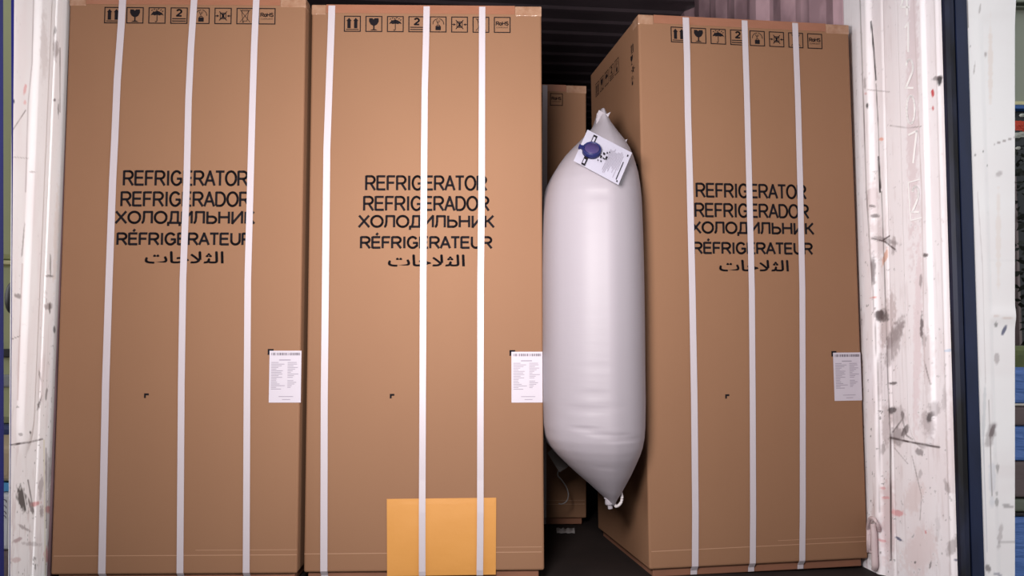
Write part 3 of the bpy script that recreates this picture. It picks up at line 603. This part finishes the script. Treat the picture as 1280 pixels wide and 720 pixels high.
for py in pys:
    l, r = interp_rows(py); cx = (l+r)/2; hw_ = (r-l)/2
    zc = at(cx, py, YB); hwm = (at(r, py, YB)-at(l, py, YB)).length/2
    fr = min(1, hw_/62); hd = (.035+.20*fr**.75)*S*1.25
    for k in range(NA):
        th = 2*math.pi*k/NA; c, s_ = math.cos(th), math.sin(th); nexp = 2.0+.5*fr
        X = hwm*math.copysign(abs(c)**(2/nexp), c); Yd = hd*math.copysign(abs(s_)**(2/nexp), s_)
        if s_ < 0: Yd -= .020*fr*max(0, 1-math.sqrt((c-.18)**2+.012)/.75)+.003*fr*math.exp(-((c-.18)/.09)**2)          # soft front fold
        p = zc+Vector((X-Yd*.155*(1 if Yd > 0 else .0), Yd, 0))
        pxx = 640+F*(p.x-CAMP.x)/(p.y*cp)
        if s_ < 0.2:
            for cy, xa, xb_, w_, dpt in creases:
                if xa-8 < pxx < xb_+8: p.y += 2.2*dpt*math.exp(-((py-cy-(pxx-xa)*.03)/w_)**2)*min(1, max(0, (pxx-xa+8)/16))*min(1, max(0, (xb_+8-pxx)/16))
        vs.append(p-bag.location)
n = len(pys)
for i in range(n-1):
    for k in range(NA): fs.append((i*NA+k, i*NA+(k+1) % NA, (i+1)*NA+(k+1) % NA, (i+1)*NA+k))
fs += [tuple(range(NA))[::-1], tuple(range((n-1)*NA, n*NA))]
body = pyobj('bag_body', vs, fs, M['bag'], bag, smooth=True)
BV = BVHTree.FromPolygons([v+bag.location for v in vs], fs)
def L(px, py, Y): return at(px, py, Y)-bag.location
def flap(name, pts, Y, th, m, parent):   # crimped seam piece: outline in the bag's upright plane with thickness
    bm = bmesh.new(); f = [bm.verts.new(L(px, py, Y+dy)) for px, py, dy in pts]; b = [bm.verts.new(v.co+Vector((0, th, 0))) for v in f]
    bm.faces.new(f); bm.faces.new(b[::-1])
    for i in range(len(f)): j = (i+1) % len(f); bm.faces.new((f[i], f[j], b[j], b[i]))
    bmesh.ops.triangulate(bm, faces=[x for x in bm.faces if len(x.verts) > 4])
    return obj(name, bm, m, parent)
flap('crimped_seam', [(744.5, 160, -.01), (746, 152, 0), (745.2, 149, 0), (747, 146, 0), (746, 142, 0), (749, 141, 0), (748.6, 137.5, -.01), (755, 141, -.02), (758, 142.5, -.02), (763.2, 140, -.03), (761, 144.5, -.02), (758.5, 147, -.02), (757, 152, -.01), (755, 162, -.01)], YB-.075, .006, M['bag'], bag)
flap('corner_ear', [(768, 165, 0), (772, 171, 0), (776, 174.6, -.01), (781, 175, -.02), (784.3, 173.8, -.03), (782.5, 178.5, -.02), (779.5, 181.5, 0), (780, 188, .01), (772, 184, .01)], YB-.10, .006, M['bag'], bag)
bm = bmesh.new(); add_tube(bm, smooth_path([L(763.5, 618, YB-.05), L(762, 625, YB-.06), L(762.3, 631, YB-.06), L(763.2, 636.5, YB-.06)]), [.017]*6+[.013]*6+[.007]*6+[.004], 10); obj('corner_tail', bm, M['bag'], bag, smooth=True)
bm = bmesh.new(); add_tube(bm, smooth_path([L(768.5, 630, YB-.06), L(770, 633, YB-.07), L(774, 631, YB-.08), L(777, 626, YB-.08), L(777.3, 620, YB-.07), L(776, 615, YB-.05), L(774, 612, YB-.02)]), .0042, 8); obj('cord_loop', bm, M['cord'], bag, smooth=True)
# printed sheet and valve on the bag
q4 = [(734.5, 162), (790, 191), (773, 231), (717, 201)]
pl = []
for i in range(7):
    for j in range(7):
        s_, t_ = i/6, j/6
        a = [(q4[0][k]*(1-s_)+q4[1][k]*s_)*(1-t_)+(q4[3][k]*(1-s_)+q4[2][k]*s_)*t_ for k in (0, 1)]
        h = BV.ray_cast(CAMP, ray(*a).normalized())
        if h[0] is not None: pl.append(h[0])
arr = np.array(pl); cen = arr.mean(0); co, *_ = np.linalg.lstsq(np.c_[arr[:, 0]-cen[0], arr[:, 2]-cen[2], np.ones(len(arr))], arr[:, 1], rcond=None)
res_ = arr[:, 1]-(np.c_[arr[:, 0]-cen[0], arr[:, 2]-cen[2], np.ones(len(arr))]@co)
nrm = Vector((co[0], -1, co[1])).normalized(); pc = Vector((cen[0], co[2]+np.min(res_), cen[2]))+nrm*.003
def sheet_pt(px, py, off=0): d = ray(px, py); t = (pc+nrm*off-CAMP).dot(nrm)/d.dot(nrm); return CAMP+d*t-bag.location
def sp(s_, t_, off=0): return sheet_pt(*[(q4[0][k]*(1-s_)+q4[1][k]*s_)*(1-t_)+(q4[3][k]*(1-s_)+q4[2][k]*s_)*t_ for k in (0, 1)], off)
bm = bmesh.new(); g_ = [[bm.verts.new(sp(i/8, j/5, .0015*math.sin(i*.9+j*.5)+.004*(max(0, i-6)/2)**2)) for j in range(6)] for i in range(9)]
for i in range(8):
    for j in range(5): bm.faces.new((g_[i][j], g_[i+1][j], g_[i+1][j+1], g_[i][j+1]))
sh = obj('instruction_sheet', bm, M['sheet'], bag)
md = sh.modifiers.new('thickness', 'SOLIDIFY'); md.thickness = .0006
P = Print(lambda s_, t_: sp(s_, t_, .0035+.004*max(0, s_*4-3)**2))
r = random.Random(5)
for i in range(11):            # faint lines of small print, set across the sheet
    s0 = .58+i*.028; P.rect(s0, .12+r.uniform(0, .1), s0+.007, r.uniform(.6, .92))
P.build('small_print', M['grey_ink'], sh)
P = Print(lambda s_, t_: sp(s_, t_, .0037+.004*max(0, s_*4-3)**2)); P.rect(.905, .35, .922, .9); P.rect(.93, .1, .955, .16); P.rect(.93, .9, .955, .95); P.build('margin_print', M['ink'], sh); P = Print(lambda s_, t_: sp(s_, t_, .0037))
for a, b, w_, h_ in ((.47, .36, .05, .08), (.53, .30, .03, .07), (.44, .47, .04, .10), (.50, .50, .06, .05), (.55, .42, .04, .12), (.48, .60, .03, .06), (.42, .62, .025, .05), (.57, .26, .025, .05)): P.poly([(a, b), (a+w_, b+.02), (a+w_*.8, b+h_), (a+.005, b+h_*.8)])
P.poly([(.10, .15), (.24, .05), (.27, .22), (.14, .30)] if False else [(.155, .04), (.235, .04), (.235, .34), (.155, .34)]); P.build('printed_pictogram', M['ink'], sh); P = Print(lambda s_, t_: sp(s_, t_, .0037)); P.rect(.16, .72, .24, .98)
P.build('printed_pictogram', M['ink'], sh)
P = Print(lambda s_, t_: sp(s_, t_, .0042)); P.rect(.172, .10, .215, .26); P.build('pictogram_highlight', M['sheet'], sh); P = Print(lambda s_, t_: sp(s_, t_, .0042)); P.rect(.175, .80, .215, .92); P.build('pictogram_highlight', M['sheet'], sh)
vc = sheet_pt(739.5, 189, .004); ax = nrm; e1 = (sheet_pt(750, 194, .004)-vc).normalized(); e2 = ax.cross(e1).normalized(); RV = (sheet_pt(751.5, 189, .004)-vc).length*1.0
def lathe(bm, prof, n=40):
    rr = [[bm.verts.new(vc+(e1*math.cos(2*math.pi*k/n)+e2*math.sin(2*math.pi*k/n))*a+ax*h) for k in range(n)] for a, h in prof]
    for A_, B_ in zip(rr[:-1], rr[1:]):
        for k in range(n): bm.faces.new((A_[k], A_[(k+1) % n], B_[(k+1) % n], B_[k]))
    return rr
bm = bmesh.new(); rr = lathe(bm, [(RV*.99, -.004), (RV, .004), (RV*.97, .010), (RV*.90, .013), (RV*.80, .012), (RV*.76, .006)]); bm.faces.new(rr[0][::-1]); bm.faces.new(rr[-1])
val = obj('inflation_valve', bm, M['navy_plastic'], bag, smooth=True)
bm = bmesh.new(); rr = lathe(bm, [(RV*.78, .004), (RV*.77, .0105), (RV*.72, .012), (RV*.1, .0128)]); bm.faces.new(rr[-1]); obj('valve_cap', bm, M['purple_plastic'], val, smooth=True)
bm = bmesh.new(); tdir = (sheet_pt(724, 185, .004)-vc).normalized(); tn = ax.cross(tdir)
bb = [vc+tdir*RV*a+tn*RV*b+ax*h for h in (.002, .009) for a, b in ((.92, -.2), (1.28, -.16), (1.28, -.26), (1.40, -.26), (1.40, .26), (1.28, .26), (1.28, .16), (.92, .2))]
bv = [bm.verts.new(x) for x in bb]; bm.faces.new(bv[:8]); bm.faces.new(bv[8:][::-1])
for i in range(8): j = (i+1) % 8; bm.faces.new((bv[i], bv[j], bv[j+8], bv[i+8]))
bmesh.ops.triangulate(bm, faces=[f for f in bm.faces if len(f.verts) > 4]); obj('valve_tab', bm, M['navy_plastic'], val)

# ------------------------------------------------------------------ small things in the gap
o = bmesh.new(); add_tube(o, smooth_path([at(698, 588, 4.5), at(697, 594, 4.5), at(702, 600, 4.52), at(708, 609, 4.55), at(710.5, 618, 4.55), at(708.5, 626, 4.55), at(703, 630, 4.54), at(698.5, 629.5, 4.53)]), .0022, 6)
tag(obj('loose_string', o, M['grey_plastic'], smooth=True), 'thin pale string dangling in the dark gap behind the air bag', 'string')
bm = bmesh.new(); pts = [(684, 566, 4.35), (692, 560, 4.36), (712, 580, 4.40), (707, 585, 4.38), (699, 590, 4.36), (694, 582, 4.36)]
f = [bm.verts.new(at(*p)) for p in pts]; b = [bm.verts.new(v.co+Vector((.003, .006, -.002))) for v in f]
bm.faces.new(f); bm.faces.new(b[::-1]); [bm.faces.new((f[i], f[(i+1) % 6], b[(i+1) % 6], b[i])) for i in range(6)]
bmesh.ops.triangulate(bm, faces=[x for x in bm.faces if len(x.verts) > 4])
tag(obj('plastic_scrap', bm, M['grey_plastic']), 'grey folded plastic scrap below the left side of the air bag', 'scrap')
bm = bmesh.new(); base = C(0, 0, 0); k = []
for i in range(9):
    px = 696+i*2.8; k.append([Vector((at(px, 660, 4.62).x, 4.62*S+.02*j+.006*math.sin(i*2.1), ZF*S+.002+(.008+.008*abs(math.sin(i*1.3+j)) if j == 1 else 0))) for j in range(3)])
kv = [[bm.verts.new(p) for p in row] for row in k]
for i in range(8):
    for j in range(2): bm.faces.new((kv[i][j], kv[i+1][j], kv[i+1][j+1], kv[i][j+1]))
tag(obj('film_scrap', bm, M['grey_plastic'], smooth=True), 'crumpled clear film scrap on the dark floor in the gap', 'scrap')
# lashing hook on the right panel near the floor
hk = thing('lashing_hook', 'white painted lashing hook low on the right white wall beside a carton', 'hook', C(UR-.03, 3.7, 0))
def HK(px, py, lift): vv, z = px_on_u(px, py, UR-.018-lift); return C(UR-.018-lift, vv, z)-hk.location
bm = bmesh.new(); add_tube(bm, smooth_path([HK(1091.5, 655, .02), HK(1092.5, 670, .02), HK(1093, 690, .02), HK(1093.5, 706, .02), HK(1092.5, 712, .015)]), [.0085]*4+[.0095]*16+[.008]*4+[.006], 10); obj('hook_bar', bm, M['hookpaint'], hk, smooth=True)
bm = bmesh.new(); add_tube(bm, smooth_path([HK(1085, 664, .0), HK(1085.5, 655, .02), HK(1088, 648, .03), HK(1093, 649, .03), HK(1097, 656, .02), HK(1099, 663, .0)]), .0055, 8); obj('hook_arch', bm, M['hookpaint'], hk, smooth=True)
bm = bmesh.new(); add_tube(bm, [HK(1085.5, 660, .005), HK(1085.5, 690, .005)], .006, 8); add_tube(bm, [HK(1087, 668, .01), HK(1087, 690, .01)], .004, 8); add_tube(bm, [HK(1084.5, 690, .005), HK(1090, 690, .012)], .003, 8); obj('hook_bracket', bm, M['hookpaint'], hk, smooth=True)

# ------------------------------------------------------------------ the yard, seen in two narrow slits
ZG = -1.9
bm = bmesh.new(); add_box(bm, -40, 40, -30, 40, ZG*S-.3, ZG*S); obj('ground', bm, M['asphalt'], None, 'structure')
# left: pale green truck, with stacked goods before it
YT = 6.0
def wz(py, Y): return at(6, py, Y).z
tx0, tx1 = at(-330, 360, YT).x, at(60, 360, YT).x
tr = thing('pale_green_truck', 'pale green truck cab parked in the yard beyond the left wall', 'truck', ((tx0+tx1)/2, YT*S, ZG*S))
def tb(name, x0, x1, y0, y1, z0, z1, m, bev=.02, parent=None):
    bm = bmesh.new(); l = tr.location; add_box(bm, x0-l.x, x1-l.x, y0-l.y, y1-l.y, z0-l.z, z1-l.z, bev); return obj(name, bm, m, parent or tr)
tb('cab', tx0, tx1, YT*S, YT*S+1.6, wz(532, YT), wz(324, YT), M['palegreen'], .04)
tb('cargo_box', tx0, tx1, YT*S+.02, YT*S+2.6, wz(325, YT), wz(-60, YT), M['palegreen'], .03)
tb('trim_rail', tx0, tx1, YT*S-.02, YT*S+.02, wz(331, YT), wz(326, YT), M['cream'], .004)
tb('bumper', tx0, tx1, YT*S-.06, YT*S+.1, wz(556, YT), wz(530, YT), M['carblue'], .02)
tb('headlamp', at(0, 360, YT).x, at(30, 360, YT).x, YT*S-.02, YT*S+.05, wz(484, YT), wz(468, YT), M['lamp'], .01)
tb('door_handle', at(4, 360, YT).x, at(24, 360, YT).x, YT*S-.03, YT*S+.02, wz(447, YT), wz(436, YT), M['black'], .006)
bm = bmesh.new(); c = at(16, 372, YT-.15); bmesh.ops.create_uvsphere(bm, u_segments=24, v_segments=14, radius=1)
for v in bm.verts: v.co = Vector((v.co.x*.034, v.co.y*.03, v.co.z*.075))+c-tr.location
obj('wing_mirror', bm, M['black'], tr, smooth=True)
for px in (-240, -20):
    bm = bmesh.new(); bmesh.ops.create_cone(bm, cap_ends=True, segments=32, radius1=.42, radius2=.42, depth=.22, matrix=Matrix.Translation(Vector((at(px, 360, YT).x, YT*S+.8, ZG*S+.42))-tr.location) @ Matrix.Rotation(math.pi/2, 4, 'X')); obj('wheel', bm, M['black'], tr)
YS = 5.2
def yard_block(name, px0, px1, y0, y1, Y, dep, m, label, cat, bev=.02, group=None):
    x0, x1 = at(px0, 360, Y).x, at(px1, 360, Y).x; bm = bmesh.new(); c = Vector(((x0+x1)/2, Y*S, at(6, y1, Y).z if px0 < 640 else at(1274, y1, Y).z))
    t_ = at(6, y0, Y).z if px0 < 640 else at(1274, y0, Y).z
    add_box(bm, x0-c.x, x1-c.x, 0, dep, 0, t_-c.z, bev, 3); o = obj(name, bm, m); o.location = c; return tag(o, label, cat, group) if label else o
yard_block('pallet', -150, 30, 689, 800, YS, .6, M['brown'], 'grey pallet base under the printed white sack, left edge', 'pallet')
sk = yard_block('printed_sack', -150, 28, 615, 688, YS, .5, M['whitesack'], 'white sack with black print at the left edge, low down', 'sack')
bm = bmesh.new(); P = Print(lambda a, b: (a, -.002, b)); r = random.Random(2)
wS = at(13, 360, YS).x-sk.location.x; hS = sk.dimensions.z if False else (at(6, 615, YS).z-at(6, 688, YS).z)
for i in range(26): a = wS-.12+i*.0048; P.rect(a, .02, a+r.choice((.0015, .0026)), hS*.38)
for a, b in ((.05, .55), (.07, .62), (.04, .72), (.06, .82)):
    for i in range(5): P.line([(wS-.11+i*.03+.014*math.cos(t/3), hS*b+.012*math.sin(t/3)) for t in range(14)], .003)
P.build('black_print', M['dark_ink'], sk)
yard_block('blue_packet', -150, 26, 604, 614.5, YS, .45, M['skyblue'], 'thin sky blue packet lying on the printed white sack', 'packet', .004)
yard_block('tan_bundle', -150, 29, 557, 603, YS, .45, M['tan'], 'tan cloth bundle topmost of the stack before the pale green truck', 'bundle', .03)
# right: building, dark fence, flowers, folded tarpaulins
YW = 9.0
bx0, bx1 = at(1200, 360, YW).x, at(1700, 360, YW).x; zw = lambda py, Y=YW: at(1274, py, Y).z
bd = thing('grey_building', 'grey green rendered building beyond the white door at the right edge', 'building', ((bx0+bx1)/2, YW*S, ZG*S))
def bb_(name, y0, y1, ya, yb, m, bev=.004):
    bm = bmesh.new(); l = bd.location; add_box(bm, bx0-l.x, bx1-l.x, YW*S+ya-l.y, YW*S+yb-l.y, zw(y1)-l.z, zw(y0)-l.z, bev); obj(name, bm, m, bd)
bb_('wall_face', -120, 128, 0, 2, M['greywall']); bb_('moulding', 5, 7, -.06, .01, M['greydark']); bb_('moulding', 11, 12.5, -.05, .01, M['greydark'])
bb_('sill_band', 128, 132.5, -.03, .5, M['cream']); bb_('blue_band', 133, 138, -.04, .5, M['skirtblue'])
bm = bmesh.new(); l = bd.location; add_box(bm, bx0-l.x, bx1-l.x, YW*S+.02-l.y, YW*S+1.9-l.y, 0, zw(138)-l.z, .004); obj('dark_cladding', bm, M['shutter'], bd)
YH = 8.0
hd_ = thing('flowering_hedge', 'dark hedge with orange and white flowers before the grey building', 'hedge', Vector((at(1290, 360, YH).x, YH*S, ZG*S)))
bm = bmesh.new(); r = random.Random(9); x0, x1 = at(1240, 360, YH).x, at(1345, 360, YH).x
zt, zb = zw(146, YH), ZG*S
for i in range(900):
    c = Vector((r.uniform(x0, x1), YH*S+r.uniform(0, .35), zb+(zt-zb)*r.random()**.6))-hd_.location; a = r.uniform(0, 6.28); b = r.uniform(-.8, .8); s_ = r.uniform(.02, .045)
    d1 = Vector((math.cos(a)*math.cos(b), math.sin(a)*math.cos(b), math.sin(b)))*s_; d2 = d1.cross(Vector((r.random(), r.random(), r.random()))).normalized()*s_*.45
    bm.faces.new([bm.verts.new(c+v) for v in (-d1, d2, d1, -d2)])
obj('foliage', bm, M['leaf'], hd_)
bm = bmesh.new(); add_tube(bm, [Vector((0, .18, 0)), Vector((.01, .2, (zt-zb)*.9))], .03, 8); obj('stem', bm, M['brown'], hd_)
for px, py, m, k in ((1273, 157, 'flower', .040), (1279, 156, 'flower', .03), (1272, 169, 'petal', .022), (1278, 168, 'petal', .022), (1273, 185, 'petal', .012), (1278, 144, 'petal', .014), (1284, 162, 'flower', .03)):
    c = at(px, py, YH-.1)-hd_.location; bm = bmesh.new()
    for a in range(6):
        t_ = a*math.pi/3; ctr = c+Vector((math.cos(t_)*k*.55, 0, math.sin(t_)*k*.45)); rr = [bm.verts.new(ctr+Vector((math.cos(b*math.pi/4)*k*.5, -.006*math.cos(b), math.sin(b*math.pi/4)*k*.42))) for b in range(8)]; bm.faces.new(rr)
    r_ = bmesh.ops.extrude_face_region(bm, geom=bm.faces[:]); bmesh.ops.translate(bm, vec=(0, .008, 0), verts=[v for v in r_['geom'] if isinstance(v, bmesh.types.BMVert)])
    obj('flower', bm, M[m], hd_)
yard_block('grass_bank', 1235, 1500, 432, 900, 6.6, .8, M['olive'], 'olive green grass bank at the right edge, above the blue tarpaulin', 'grass', .05)['kind'] = 'stuff'
YP = 5.2; gp = 'folded tarpaulins beyond the white door'
for y0, y1, m, lb in ((463, 504, 'tarp', 'topmost blue folded tarpaulin in the stack at the right edge'), (508, 532, 'brown', 'upper grey-brown folded cover in the stack at the right edge'),
                      (533, 576, 'tarp', 'blue folded tarpaulin between two grey-brown covers at the right edge'), (577, 622, 'brown', 'thick grey-brown cover, middle of the stack at the right edge'),
                      (624, 640, 'greydark', 'thin grey cover under the thick brown one at the right edge'), (646, 760, 'tarp', 'lowest blue wrinkled tarpaulin in the stack at the right edge')):
    yard_block('folded_tarpaulin', 1236, 1480, y0, y1, YP, .7, M[m], lb, 'tarpaulin', .012, gp)
yard_block('cream_board', 1236, 1480, 504.4, 507.2, YP, .7, M['piping'], 'thin cream board lying under the topmost blue tarpaulin', 'board', .002)
yard_block('timber_base', 1236, 1480, 641, 645, YP, .66, M['black'], 'black slat between tarpaulins near the foot of the right stack', 'slat', .002)
yard_block('stone_plinth', 1236, 1480, 761, 1000, YP, .72, M['asphalt'], 'grey plinth under the stack of blue tarpaulins at the right edge', 'plinth', .01)
